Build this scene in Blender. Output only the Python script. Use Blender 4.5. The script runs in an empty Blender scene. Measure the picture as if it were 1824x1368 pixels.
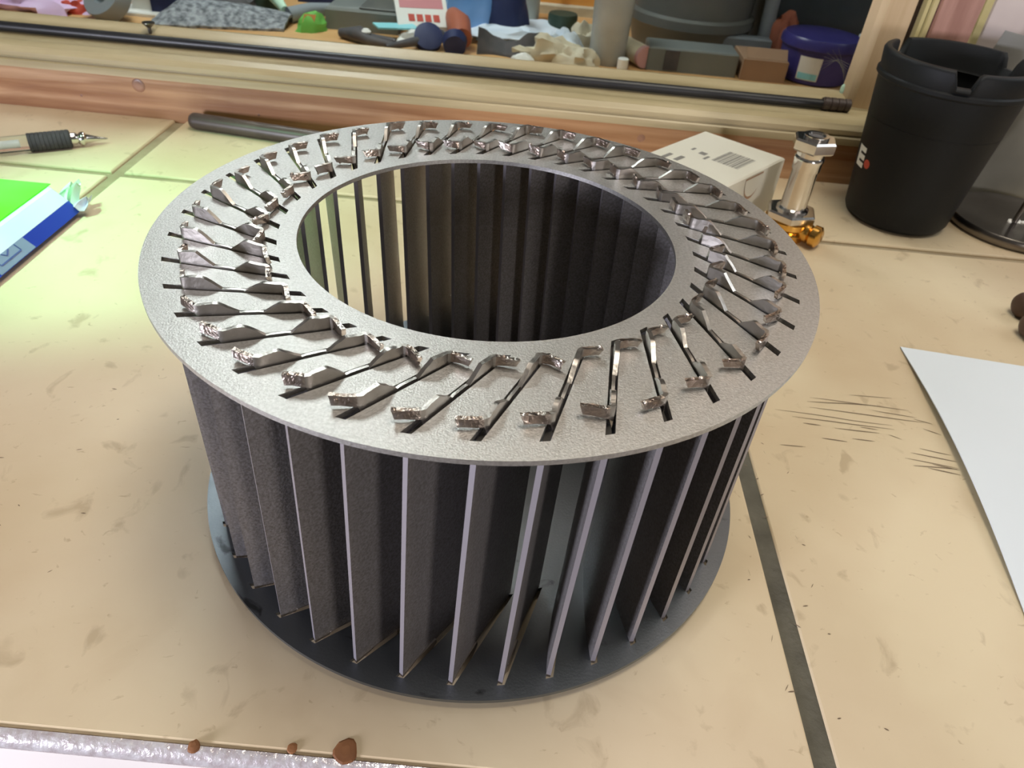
import bpy, bmesh, math, random
from mathutils import Vector, Matrix, noise
S = 0.09            # one wheel radius in metres; every length below is in wheel radii
R = math.radians
C = bpy.context.scene
col = C.collection
# ------------------------------------------------------------------ camera
cam = bpy.data.cameras.new('camera'); co = bpy.data.objects.new('camera', cam); col.objects.link(co)
cam.sensor_width = 36; cam.lens = 36 * 1284.8 / 1824
cam.clip_start = 0.01; cam.clip_end = 50
M = Matrix.Rotation(0.8930, 4, 'X') @ Matrix.Rotation(0.0952, 4, 'Z')
co.matrix_world = Matrix.Translation(Vector((0.115, -2.0455, 2.0826)) * S) @ M
cam.dof.use_dof = True; cam.dof.focus_distance = 0.19; cam.dof.aperture_fstop = 40
C.camera = co
# ------------------------------------------------------------------ light
C.view_settings.view_transform = 'Standard'; C.view_settings.look = 'None'
C.view_settings.gamma = 1; C.view_settings.use_curve_mapping = False
C.view_settings.exposure = -0.08
w = bpy.data.worlds.new('world'); C.world = w; w.use_nodes = True
w.node_tree.nodes['Background'].inputs[0].default_value = (1.0, .93, .84, 1)
w.node_tree.nodes['Background'].inputs[1].default_value = 0.10
def area(name, loc, target, size, power, color, sizey=None):
    l = bpy.data.lights.new(name, 'AREA'); l.energy = power; l.color = color; l.size = size
    if sizey: l.shape = 'RECTANGLE'; l.size_y = sizey
    o = bpy.data.objects.new(name, l); col.objects.link(o); o.location = loc
    o.rotation_euler = (Vector(target) - Vector(loc)).to_track_quat('-Z', 'Y').to_euler()
    return o
area('ceiling_lamp', (0.22, 0.06, 1.25), (0, 0.05, 0), 0.6, 9.8, (1, .92, .79), 0.4)
area('right_plate_fill', (0.75, 0.24, 0.55), (0.02, 0, .08), 0.40, 1.7, (.86, .94, 1), 0.3)  # unseen area light added to brighten the right side of the plate
area('front_lamp', (0.46, -0.66, 0.17), (0, 0, 0.04), 0.14, 2.2, (1, .93, .90), 0.14)
area('daylight_left', (-0.64, -0.62, 0.13), (0, 0, 0.05), 0.18, 11.0, (.84, .85, 1), 0.16)
area('workshop_lamp', (-0.34, 0.70, 0.75), (-0.26, 0.72, 0), 0.35, 4.4, (.93, .98, 1), 0.25)
gl = bpy.data.lights.new('green_tint_spot', 'SPOT'); gl.energy = 9; gl.color = (.42, 1, .62); gl.spot_size = R(44); gl.spot_blend = 1; gl.shadow_soft_size = .02  # unseen spot, added to give the left tiles a mint tint
go = bpy.data.objects.new('green_tint_spot', gl); col.objects.link(go); go.location = (-0.36, 0.06, 0.30); go.rotation_euler = (Vector((-0.205, 0.155, 0)) - Vector((-0.36, 0.06, 0.30))).to_track_quat('-Z', 'Y').to_euler()

# ------------------------------------------------------------------ materials
def mat(name, c, rough=.6, metal=0, c2=None, scale=20, amt=1.0, bump=0, bscale=60, detail=4, stretch=None,
        spec=.5, emit=0, alpha=1, trans=0, lo=.35, hi=.65, obj=True, ior=1.45, rough2=None):
    m = bpy.data.materials.new(name); m.use_nodes = True
    nt = m.node_tree; b = nt.nodes['Principled BSDF']
    b.inputs['Base Color'].default_value = (*c, 1); b.inputs['Roughness'].default_value = rough
    b.inputs['Metallic'].default_value = metal; b.inputs['Specular IOR Level'].default_value = spec
    b.inputs['IOR'].default_value = ior
    if trans: b.inputs['Transmission Weight'].default_value = trans
    if alpha < 1: b.inputs['Alpha'].default_value = alpha
    if emit: b.inputs['Emission Color'].default_value = (*c, 1); b.inputs['Emission Strength'].default_value = emit
    tc = nt.nodes.new('ShaderNodeTexCoord'); mp = nt.nodes.new('ShaderNodeMapping')
    nt.links.new(tc.outputs['Object'], mp.inputs[0])
    if stretch: mp.inputs['Scale'].default_value = stretch
    if c2:
        n = nt.nodes.new('ShaderNodeTexNoise'); n.inputs['Scale'].default_value = scale; n.inputs['Detail'].default_value = detail
        nt.links.new(mp.outputs[0], n.inputs[0])
        r = nt.nodes.new('ShaderNodeValToRGB'); r.color_ramp.elements[0].position = lo; r.color_ramp.elements[1].position = hi
        r.color_ramp.elements[0].color = (*c, 1); r.color_ramp.elements[1].color = (*c2, 1)
        nt.links.new(n.outputs['Fac'], r.inputs[0]); nt.links.new(r.outputs[0], b.inputs['Base Color'])
        if rough2 is not None:
            mr = nt.nodes.new('ShaderNodeMapRange'); mr.inputs['From Min'].default_value = .3; mr.inputs['From Max'].default_value = .7
            mr.inputs['To Min'].default_value = rough; mr.inputs['To Max'].default_value = rough2
            nt.links.new(n.outputs['Fac'], mr.inputs[0]); nt.links.new(mr.outputs[0], b.inputs['Roughness'])
    if bump:
        n2 = nt.nodes.new('ShaderNodeTexNoise'); n2.inputs['Scale'].default_value = bscale; n2.inputs['Detail'].default_value = 3
        nt.links.new(mp.outputs[0], n2.inputs[0])
        bp = nt.nodes.new('ShaderNodeBump'); bp.inputs['Strength'].default_value = bump; bp.inputs['Distance'].default_value = .001
        nt.links.new(n2.outputs['Fac'], bp.inputs['Height']); nt.links.new(bp.outputs[0], b.inputs['Normal'])
    return m
def speckle(m, layers):
    """overlay layers of dirt: (colour, noise scale, low, high, strength, mapping scale)"""
    nt = m.node_tree; b = nt.nodes['Principled BSDF']; tc = [n for n in nt.nodes if n.type == 'TEX_COORD'][0]
    src = b.inputs['Base Color'].links[0].from_socket
    for c, sc, lo, hi, st, ms in layers:
        mp = nt.nodes.new('ShaderNodeMapping'); mp.inputs['Scale'].default_value = ms
        nt.links.new(tc.outputs['Object'], mp.inputs[0])
        n = nt.nodes.new('ShaderNodeTexNoise'); n.inputs['Scale'].default_value = sc; n.inputs['Detail'].default_value = 6; n.inputs['Distortion'].default_value = .6
        nt.links.new(mp.outputs[0], n.inputs[0])
        mr = nt.nodes.new('ShaderNodeMapRange'); mr.inputs['From Min'].default_value = lo; mr.inputs['From Max'].default_value = hi
        mr.inputs['To Max'].default_value = st; nt.links.new(n.outputs['Fac'], mr.inputs[0])
        mx = nt.nodes.new('ShaderNodeMix'); mx.data_type = 'RGBA'
        nt.links.new(mr.outputs[0], mx.inputs[0]); nt.links.new(src, mx.inputs[6]); mx.inputs[7].default_value = (*c, 1)
        src = mx.outputs[2]
    nt.links.new(src, b.inputs['Base Color'])
    return m
K = {}
K['tile'] = speckle(mat('glazed_tile', (.53, .405, .255), .42, c2=(.65, .545, .365), scale=9, bump=.12, bscale=90, spec=.4),
    [((.74, .63, .48), 4, .45, .75, .5, (1, 1, 1)), ((.33, .24, .14), 90, .62, .72, .5, (1, .8, 1)),
     ((.36, .26, .15), 230, .66, .74, .6, (1, 1.3, 1)), ((.45, .33, .2), 30, .62, .78, .25, (1, 1, 1))])
K['grout'] = mat('grout', (.085, .078, .058), .9, c2=(.13, .12, .09), scale=60, bump=.5, bscale=400)
K['tangrout'] = mat('tan_grout', (.27, .21, .13), .9, c2=(.36, .29, .19), scale=60, bump=.4, bscale=400)
K['fascia'] = mat('white_laminate', (.86, .80, .76), .4, c2=(.78, .72, .68), scale=15)
K['trimstrip'] = mat('speckled_edge_strip', (.72, .64, .66), .22, .55, c2=(.95, .92, .95), scale=420, bump=.5, bscale=500, stretch=(1, 1, 1))
K['plate'] = mat('galvanised_sheet', (.47, .455, .43), .46, 1, c2=(.60, .585, .56), scale=1400, bump=.13, bscale=2400)
K['base'] = mat('galvanised_sheet_shaded', (.15, .165, .18), .40, 1, c2=(.20, .215, .23), scale=18, bump=.05, bscale=1500)  # same sheet with the shade below the top plate put into its colour
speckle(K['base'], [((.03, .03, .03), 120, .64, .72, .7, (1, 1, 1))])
K['blade'] = mat('steel_blade', (.19, .175, .165), .46, .6, c2=(.29, .275, .275), scale=1500, bump=.12, bscale=1300)
speckle(K['blade'], [((.14, .12, .11), 40, .45, .85, .25, (1, 1, 1))])
K['edge'] = mat('cut_edge', (.36, .335, .36), .5, .7)
K['slot_shade'] = mat('painted_slot_shade', (.05, .045, .04), .6, .5)  # near-black for blade tops, painted so open slots look like shaded gaps
K['tab'] = mat('bent_steel_tab', (.40, .365, .33), .34, 1, c2=(.54, .51, .47), scale=60, bump=.12, bscale=700)
K['flag'] = mat('torn_steel_tip', (.40, .32, .27), .28, 1, c2=(.60, .57, .53), scale=120, bump=.45, bscale=700)
K['slot'] = mat('slot_black', (.02, .02, .02), .8)
K['pine'] = mat('varnished_pine', (.25, .11, .04), .42, c2=(.42, .235, .11), scale=16, stretch=(.5, 3, 9), bump=.1, bscale=60)
speckle(K['pine'], [((.20, .08, .03), 3.2, .48, .62, .75, (1.6, .2, .2)), ((.16, .06, .03), 9, .60, .78, .9, (.7, 3, 3.2)), ((.72, .50, .30), 11, .55, .75, .5, (.4, 4, 10))])
K['knot'] = mat('pine_knot', (.12, .055, .03), .4, c2=(.32, .17, .10), scale=60)
K['pale'] = mat('pale_frame_wood', (.31, .25, .13), .38, c2=(.44, .36, .21), scale=18, stretch=(.35, 4, 8), bump=.08, bscale=70)
speckle(K['pale'], [((.28, .19, .09), 10, .6, .8, .6, (.5, 3, 5))])
K['stile'] = mat('honey_frame_wood', (.50, .35, .19), .38, c2=(.64, .48, .29), scale=16, stretch=(6, 4, .5))
K['yellowwood'] = mat('yellow_bead_wood', (.50, .42, .18), .45, c2=(.62, .54, .28), scale=30)
K['redwood'] = mat('red_brown_wood', (.34, .17, .13), .5, c2=(.50, .28, .22), scale=22, stretch=(5, 4, .6), bump=.3)
K['wall'] = mat('pink_grey_paint', (.60, .50, .46), .8, c2=(.68, .59, .54), scale=14, bump=.2, bscale=40)
K['darkgap'] = mat('dark_gap', (.05, .03, .02), .8)
K['black'] = mat('black_plastic', (.012, .012, .014), .42, c2=(.02, .02, .02), scale=30)
K['cup'] = mat('matt_black_plastic', (.006, .007, .008), .55, c2=(.011, .012, .012), scale=9, bump=.05, bscale=600, spec=.3)
K['rubber'] = mat('black_rubber', (.035, .032, .035), .7, c2=(.05, .045, .05), scale=60)
K['rod'] = mat('dark_brown_rod', (.045, .03, .026), .4, c2=(.075, .055, .045), scale=40)
K['white'] = mat('white_card', (.66, .64, .54), .6, c2=(.72, .70, .60), scale=10)
K['paper'] = mat('white_paper', (.68, .73, .77), .6, c2=(.65, .70, .74), scale=6)
K['ink'] = mat('grey_print', (.22, .21, .19), .7)
K['chrome'] = mat('chrome', (.80, .77, .74), .16, 1, c2=(.70, .66, .62), scale=60)
K['brass'] = mat('brass', (.85, .52, .14), .24, 1, c2=(.75, .42, .10), scale=40)
K['steel'] = mat('polished_steel', (.20, .18, .16), .28, 1, c2=(.28, .26, .24), scale=20)
K['glass'] = mat('clear_glass', (.93, .97, .96), .03, trans=1, ior=1.45)
K['frosted'] = mat('cloudy_glass', (.80, .80, .76), .25, trans=.55, c2=(.65, .65, .60), scale=30)
K['pane'] = mat('window_glass', (.95, 1, .98), .0, trans=1, ior=1.02)
K['greencover'] = mat('bright_green_cover', (.10, .72, .01), .3, c2=(.16, .85, .10), scale=9)
K['bluefilm'] = mat('blue_film', (.02, .035, .30), .28, c2=(.03, .06, .40), scale=14)
K['bluegrey'] = mat('grey_blue_label', (.20, .24, .38), .35)
K['whitefilm'] = mat('white_blue_film', (.55, .58, .80), .25, c2=(.68, .70, .85), scale=14)
K['navyink'] = mat('navy_print', (.04, .06, .22), .5)
K['brown'] = mat('dark_brown_stick', (.075, .04, .025), .55, c2=(.11, .065, .045), scale=30)
K['rust'] = mat('rust_spot', (.16, .06, .02), .7, c2=(.26, .11, .04), scale=120)
K['scratch'] = mat('dark_scratch', (.16, .11, .07), .8)
K['bench'] = mat('orange_ply', (.62, .34, .13), .5, c2=(.72, .44, .20), scale=10, stretch=(1, 4, 1))
def plain(n, c, rough=.55, c2=None, **k): K[n] = mat(n, c, rough, c2=c2, **k)
plain('red', (.55, .07, .04)); plain('pinkcloth', (.72, .45, .74), .6, (.80, .60, .85), scale=20)
plain('mesh_grey', (.10, .11, .12), .7, (.38, .40, .42), scale=160); plain('navy', (.02, .03, .10)); plain('midgrey', (.26, .29, .31))
plain('darkgreen', (.04, .07, .05)); plain('limegreen', (.18, .55, .10)); plain('orange', (.80, .38, .16)); plain('slate', (.165, .18, .17), .6, (.23, .25, .235), scale=8)
plain('cyan', (.30, .72, .78)); plain('pinkpane', (.62, .25, .27)); plain('cream', (.72, .66, .50), .8, (.55, .48, .34), scale=40)
plain('yellow', (.82, .80, .30)); plain('skyblue', (.10, .28, .62), .4, (.25, .45, .80), scale=14); plain('terracotta', (.42, .13, .07))
plain('charcoal', (.07, .07, .075), .7, (.12, .11, .11), scale=50); plain('bluepaper', (.66, .76, .86), .6, (.78, .84, .92), scale=16)
plain('orangewood', (.75, .30, .05), .45, (.85, .40, .10), scale=12, stretch=(1, 1, 6)); plain('card', (.36, .22, .13), .7, (.44, .28, .17), scale=12)
plain('purple', (.035, .03, .16), .3, (.07, .06, .25), scale=10); plain('darkwall', (.035, .05, .055), .8, (.09, .10, .11), scale=6)
plain('pinktip', (.65, .38, .38)); plain('greygreen', (.10, .105, .095), .4, (.17, .175, .16), scale=7); plain('offwhite', (.85, .85, .80)); plain('sheetgrey', (.20, .20, .18), .6, (.30, .30, .27), scale=14); plain('bottlegrey', (.42, .44, .42), .3, (.52, .55, .50), scale=9)
plain('web', (.22, .21, .16), .9); plain('mint', (.60, .85, .65), .6); plain('floorc', (.35, .31, .27), .8, (.42, .38, .33), scale=5)

# ------------------------------------------------------------------ mesh helpers
class MB:
    def __init__(s): s.v = []; s.f = []; s.m = []
    def add(s, vs, fs, mi=0):
        o = len(s.v); s.v += [Vector(v) for v in vs]; s.f += [tuple(i + o for i in f) for f in fs]; s.m += [mi] * len(fs); return s
    def box(s, x0, x1, y0, y1, z0, z1, b=0, mi=0):
        if not b:
            return s.add([(x, y, z) for z in (z0, z1) for y in (y0, y1) for x in (x0, x1)],
                         [(0, 2, 3, 1), (4, 5, 7, 6), (0, 1, 5, 4), (1, 3, 7, 5), (3, 2, 6, 7), (2, 0, 4, 6)], mi)
        return s.prism([(x0, y0), (x1, y0), (x1, y1), (x0, y1)], z0, z1, b, mi)
    def prism(s, poly, z0, z1, b=0, mi=0):
        n = len(poly); cx = sum(p[0] for p in poly) / n; cy = sum(p[1] for p in poly) / n
        def inset(p):
            dx, dy = p[0] - cx, p[1] - cy
            return (p[0] - math.copysign(min(b, abs(dx)), dx) if dx else p[0], p[1] - math.copysign(min(b, abs(dy)), dy) if dy else p[1])
        rings = [[(p[0], p[1], z0) for p in poly]]
        if b: rings += [[(p[0], p[1], z1 - b) for p in poly], [(*[(a + c) / 2 for a, c in zip(p, inset(p))], z1 - b * .3) for p in poly], [(*inset(p), z1) for p in poly]]
        else: rings += [[(p[0], p[1], z1) for p in poly]]
        return s.loft(rings, True, mi=mi)
    def loft(s, rings, caps=True, closed=True, mi=0):
        n = len(rings[0]); vs = [v for r in rings for v in r]; fs = []
        for i in range(len(rings) - 1):
            for j in range(n if closed else n - 1):
                k = (j + 1) % n; fs.append((i * n + j, i * n + k, (i + 1) * n + k, (i + 1) * n + j))
        if caps: fs += [tuple(range(n - 1, -1, -1)), tuple((len(rings) - 1) * n + j for j in range(n))]
        return s.add(vs, fs, mi)
    def lathe(s, prof, c=(0, 0, 0), n=40, mi=0, caps=True, axis=None):
        q = Vector((0, 0, 1)).rotation_difference(Vector(axis)) if axis else None
        rings = []
        for r, z in prof:
            ring = []
            for j in range(n):
                a = 2 * math.pi * j / n; v = Vector((r * math.cos(a), r * math.sin(a), z))
                if q: v = q @ v
                ring.append(v + Vector(c))
            rings.append(ring)
        return s.loft(rings, caps, mi=mi)
    def tube(s, pts, r, n=10, mi=0):
        pts = [Vector(p) for p in pts]; rings = []
        rr = r if isinstance(r, (list, tuple)) else [r] * len(pts)
        for i, p in enumerate(pts):
            t = (pts[min(i + 1, len(pts) - 1)] - pts[max(i - 1, 0)]).normalized()
            u = t.cross(Vector((0, 0, 1))); u = u.normalized() if u.length > 1e-4 else Vector((1, 0, 0)); v = t.cross(u)
            rings.append([p + rr[i] * (math.cos(a) * u + math.sin(a) * v) for a in [2 * math.pi * j / n for j in range(n)]])
        return s.loft(rings, True, mi=mi)
    def sheet(s, fn, nu, nv, th=.01, mi=0):
        """double-sided sheet: fn(u,v)->point, thickened downwards in z"""
        vs = [Vector(fn(i / nu, j / nv)) for j in range(nv + 1) for i in range(nu + 1)]; N = len(vs)
        vs += [v - Vector((0, 0, th)) for v in vs]; fs = []; a = nu + 1
        for j in range(nv):
            for i in range(nu):
                q = (j * a + i, j * a + i + 1, (j + 1) * a + i + 1, (j + 1) * a + i); fs += [q, tuple(k + N for k in reversed(q))]
        b = [i for i in range(nu)] ; bd = [j for j in range(0, a)] + [k * a + nu for k in range(1, nv + 1)] + [nv * a + nu - k for k in range(1, a)] + [(nv - k) * a for k in range(1, nv)]
        for i in range(len(bd)):
            p, q = bd[i], bd[(i + 1) % len(bd)]; fs.append((q, p, p + N, q + N))
        return s.add(vs, fs, mi)
    def dome(s, c, rx, ry, h, seed=0, amp=.25, n=20, m=7, rot=0, fr=2.5):
        rings = []; c = Vector(c)
        for i in range(m + 1):
            t = i / m * math.pi / 2 * .97; ring = []
            for j in range(n):
                a = 2 * math.pi * j / n; d = Vector((math.cos(a) * math.cos(t), math.sin(a) * math.cos(t), math.sin(t)))
                k = 1 + amp * noise.noise(d * fr + Vector((seed, seed * 2.3, 0)))
                x, y = d.x * rx * k, d.y * ry * k
                ring.append(c + Vector((x * math.cos(rot) - y * math.sin(rot), x * math.sin(rot) + y * math.cos(rot), d.z * h * k)))
            rings.append(ring)
        return s.loft(rings, True)
    def build(s, name, m, parent=None, base=None, smooth=False):
        """base: world position (in R) the vertices are relative to; parent keeps its own base"""
        me = bpy.data.meshes.new(name)
        b = Vector(parent['_b']) if parent is not None and '_b' in parent else Vector((0, 0, 0))
        if parent is None and base is not None: b = Vector(base)
        me.from_pydata([(v - b) * S for v in s.v], [], s.f)
        ms = m if isinstance(m, (list, tuple)) else [m]
        for q in ms: me.materials.append(K[q])
        for p, i in zip(me.polygons, s.m): p.material_index = i
        bm = bmesh.new(); bm.from_mesh(me); bmesh.ops.recalc_face_normals(bm, faces=bm.faces); bm.to_mesh(me); bm.free()
        if smooth:
            for p in me.polygons: p.use_smooth = True
            me.update()
            try: me.set_sharp_from_angle(angle=R(40))
            except Exception: pass
        o = bpy.data.objects.new(name, me); col.objects.link(o)
        if parent is None: o.location = b * S
        else: o.parent = parent
        o['_b'] = list(b)
        return o
def tag(o, label=None, cat=None, group=None, kind=None):
    if label: o['label'] = label
    if cat: o['category'] = cat
    if group: o['group'] = group
    if kind: o['kind'] = kind
    return o
def empty(name, base, label=None, cat=None, kind=None, group=None):
    o = bpy.data.objects.new(name, None); col.objects.link(o); o.empty_display_size = .01
    o.location = Vector(base) * S; o['_b'] = list(base)
    return tag(o, label, cat, group, kind)

rnd = random.Random(7)
# ------------------------------------------------------------------ setting
SY = 3.35      # face of the sill board
MB().box(-22, 22, -22, 3.4, -9.2, -9).build('floor', 'floorc')['kind'] = 'structure'
wb = MB()
wb.box(3.12, 16, 3.62, 3.9, -9, 18); wb.box(-16, -11, 3.62, 3.9, -9, 18); wb.box(-11, 3.12, 3.62, 3.9, -9, -.3); wb.box(-11, 3.12, 3.62, 3.9, 9.5, 18)
wb.build('wall_back', 'wall')['kind'] = 'structure'
win = empty('window_1', (0, 3.6, 0), kind='structure')
MB().box(-11, 3.10, SY, 3.60, -.02, .30).build('sill_board', 'pine', win)
for kx, kz, kr in ((-2.86, .235, .050), (-3.32, .12, .010), (-1.98, .10, .009), (.9, .2, .03)):
    tag(MB().lathe([(kr, 0), (kr * .96, .0015), (kr * .55, .0025), (.001, .0015)], (kx, SY + .0002, kz), 20, axis=(0, -1, 0)).build('wood_knot', 'knot', win, smooth=True), 'dark knot in the pine board')
# bottom rail: lip, groove, rounded ledge
pr = [(3.325, .297), (3.325, .345), (3.335, .353), (3.352, .353), (3.352, .362), (3.34, .368), (3.34, .40), (3.37, .435), (3.43, .455), (3.64, .462), (3.655, .49), (3.665, .50), (3.78, .553), (3.80, .553), (3.80, .30)]
def extr(prof, x0, x1): return MB().loft([[(x, y, z) for y, z in prof] for x in (x0, x1)], True)
extr(pr, -11, 2.66).build('bottom_rail', 'pale', win)
MB().loft([[(x, y, z) for x, y in ((2.46, 3.80), (2.40, 3.78), (2.43, 3.69), (2.47, 3.65), (2.655, 3.645), (2.66, 3.66), (2.66, 3.80))] for z in (.46, 9.5)], True).build('stile', 'stile', win)
MB().box(2.66, 2.712, 3.70, 3.80, .3, 9.5).build('jamb_gap', 'darkgap', win)
b = MB(); b.box(2.712, 2.738, 3.63, 3.80, .3, 9.5); b.box(2.744, 2.775, 3.60, 3.80, .3, 9.5); b.build('jamb_bead', 'yellowwood', win)
MB().box(-11, 2.45, 3.83, 3.84, .50, 9.5).build('pane', 'pane', win)
MB().box(-11, 3.1, 3.6, 3.85, 9.5, 10).build('top_rail', 'pale', win)
t = MB(); t.box(2.785, 3.055, 3.56, 3.72, .3, 9.5); t.build('trim_1', 'redwood')['kind'] = 'structure'
b = MB(); b.box(3.062, 3.13, 3.585, 3.75, .0, 9.5); b.build('trim_2', 'yellowwood')['kind'] = 'structure'
# workshop beyond the window
MB().box(-16, 16, 13.2, 13.5, -9, 18).build('wall_far', 'darkwall')['kind'] = 'structure'
BZ = -.3
# ------------------------------------------------------------------ tiled counter
cn = empty('tiled_counter', (0, 0, 0), 'worktop of large cream tiles with wide recessed grout joints below the window', 'counter')
xs = [(-9.94, -6.31), (-6.25, -2.64), (-2.555, 1.085), (1.147, 4.78), (4.84, 8.5)]
ys = [(-1.165, 2.300), (2.360, 3.36)]
for x0, x1 in xs:
    for y0, y1 in ys:
        MB().box(x0, x1, y0, y1, -.10, 0, .010).build('tile', 'tile', cn)
MB().box(-9.95, 8.5, -1.15, 3.36, -.30, -.020).build('grout_bed', 'tangrout', cn)
tag(MB().box(1.082, 1.150, -1.16, 2.314, -.018, -.006).build('grout_line', 'grout', cn), 'wide dark grout line right of the wheel')
tp = [(-1.168, -.05), (-1.168, -.008), (-1.172, .001)] + [(-1.174 - .036 * math.sin(a), -.037 + .038 * math.cos(a)) for a in [i * math.pi / 16 for i in range(1, 9)]] + [(-1.205, -.05)]
extr(tp, -9.95, 8.5).build('edge_trim', 'trimstrip', cn, smooth=True)
MB().box(-9.95, 8.5, -1.206, -1.15, -9, -.051).build('front_panel', 'fascia', cn)
def blob(x, y, r, h, seed, n=16, z=0):
    return MB().loft([[(x + r * k * (1 + .28 * noise.noise(Vector((math.cos(a) * 1.7 + seed, math.sin(a) * 1.7, seed)))) * math.cos(a), y + r * k * (1 + .28 * noise.noise(Vector((math.cos(a) * 1.7 + seed, math.sin(a) * 1.7, seed)))) * math.sin(a), z + zz) for a in [2 * math.pi * j / n for j in range(n)]] for k, zz in ((1, .0005), (.85, h), (.4, h * 1.3))], True)
for i, (x, y, r, h) in enumerate([(-.248, -1.150, .034, .004), (-.395, -1.155, .015, .004), (-.66, -1.176, .018, .010)]):
    blob(x, y, r, h, i * 3.1 + 1, z=.001 if i < 2 else .0).build('rust_spot', 'rust', cn)
# dark scratches in the tile right of the wheel
sc = MB()
SCR = [((1.6, .71), (1.82, .70)), ((1.52, .655), (1.73, .65)), ((1.73, .652), (2.0, .63))]
def add_scr(p, q, wd=.0028):
    n = 7; pts = []
    for i in range(n):
        t = i / (n - 1); x = p[0] + (q[0] - p[0]) * t; y = p[1] + (q[1] - p[1]) * t + .006 * noise.noise(Vector((x * 5, y0s * 9, 1)))
        pts.append((x, y))
    v = []
    for i, (x, y) in enumerate(pts):
        k = wd * (1 - abs(i / (n - 1) * 2 - 1) ** 2 * .8); v += [(x, y - k, .0012), (x, y + k, .0012)]
    sc.add(v, [(2 * i, 2 * i + 2, 2 * i + 3, 2 * i + 1) for i in range(n - 1)])
for j, (xa, xb, ya, yb) in enumerate([(1.72, 1.93, .70, .71), (1.52, 1.98, .655, .625), (1.50, 1.80, .62, .635), (1.80, 2.0, .60, .575), (1.50, 2.02, .58, .545), (1.33, 1.86, .54, .50), (1.40, 1.86, .50, .475), (1.44, 1.52, .46, .455), (1.70, 1.78, .47, .462), (1.58, 1.78, .445, .44), (1.82, 1.87, .435, .41), (1.64, 1.74, .385, .38), (1.50, 1.61, .37, .36), (1.93, 2.06, .36, .335), (1.88, 2.07, .33, .295), (1.84, 2.06, .29, .255), (1.95, 2.06, .265, .245), (1.92, 2.05, .24, .215), (1.30, 1.41, .30, .30), (1.86, 2.05, .245, .25), (1.98, 2.06, .565, .54), (2.0, 2.07, .50, .47)]):
    y0s = j; add_scr((xa, ya), (xb, yb), .0022 + .0012 * ((j * 37) % 5) / 5)
for j in range(46):
    y0s = j + 40; x = rnd.uniform(1.0, 1.35) if j < 26 else rnd.uniform(-1.9, -1.0); y = rnd.uniform(-1.0, .3) if j < 26 else rnd.uniform(-1.0, 1.2)
    if x * x + y * y < 1.12: continue
    a = rnd.uniform(0, math.pi); l = rnd.uniform(.008, .03); add_scr((x, y), (x + l * math.cos(a), y + l * math.sin(a)), .0022)
tag(sc.build('scratches', 'scratch', cn), kind='stuff')

# ------------------------------------------------------------------ fan wheel
Z0 = .035; ZT = 1.0313; TH = .014
wh = empty('fan_wheel', (0, 0, 0), 'round sheet steel fan wheel with forty upright blades between two plates', 'fan wheel')
RO, RI, DA = .9437, .637, 14.34
def sp(t, r0=RO, r1=RI, da=DA):   # point on the slot line of the blade at angle 0
    a = Vector((r0, 0)); b = Vector((r1 * math.cos(R(da)), r1 * math.sin(R(da)))); return a + (b - a) * t
d0 = (sp(1) - sp(0)); SL = d0.length; DIR = d0.normalized(); NRM = Vector((-DIR.y, DIR.x))
def line_at(r, off=0, r0=RO, r1=RI, da=DA):
    a = sp(0, r0, r1, da); b = sp(1, r0, r1, da); d = (b - a).normalized(); n = Vector((-d.y, d.x)); a = a + n * off
    # |a + s d| = r
    B = a.dot(d); Cc = a.dot(a) - r * r; D = max(B * B - Cc, 0)
    return a + d * (-B - math.sqrt(D)) if B < 0 else a
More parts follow.
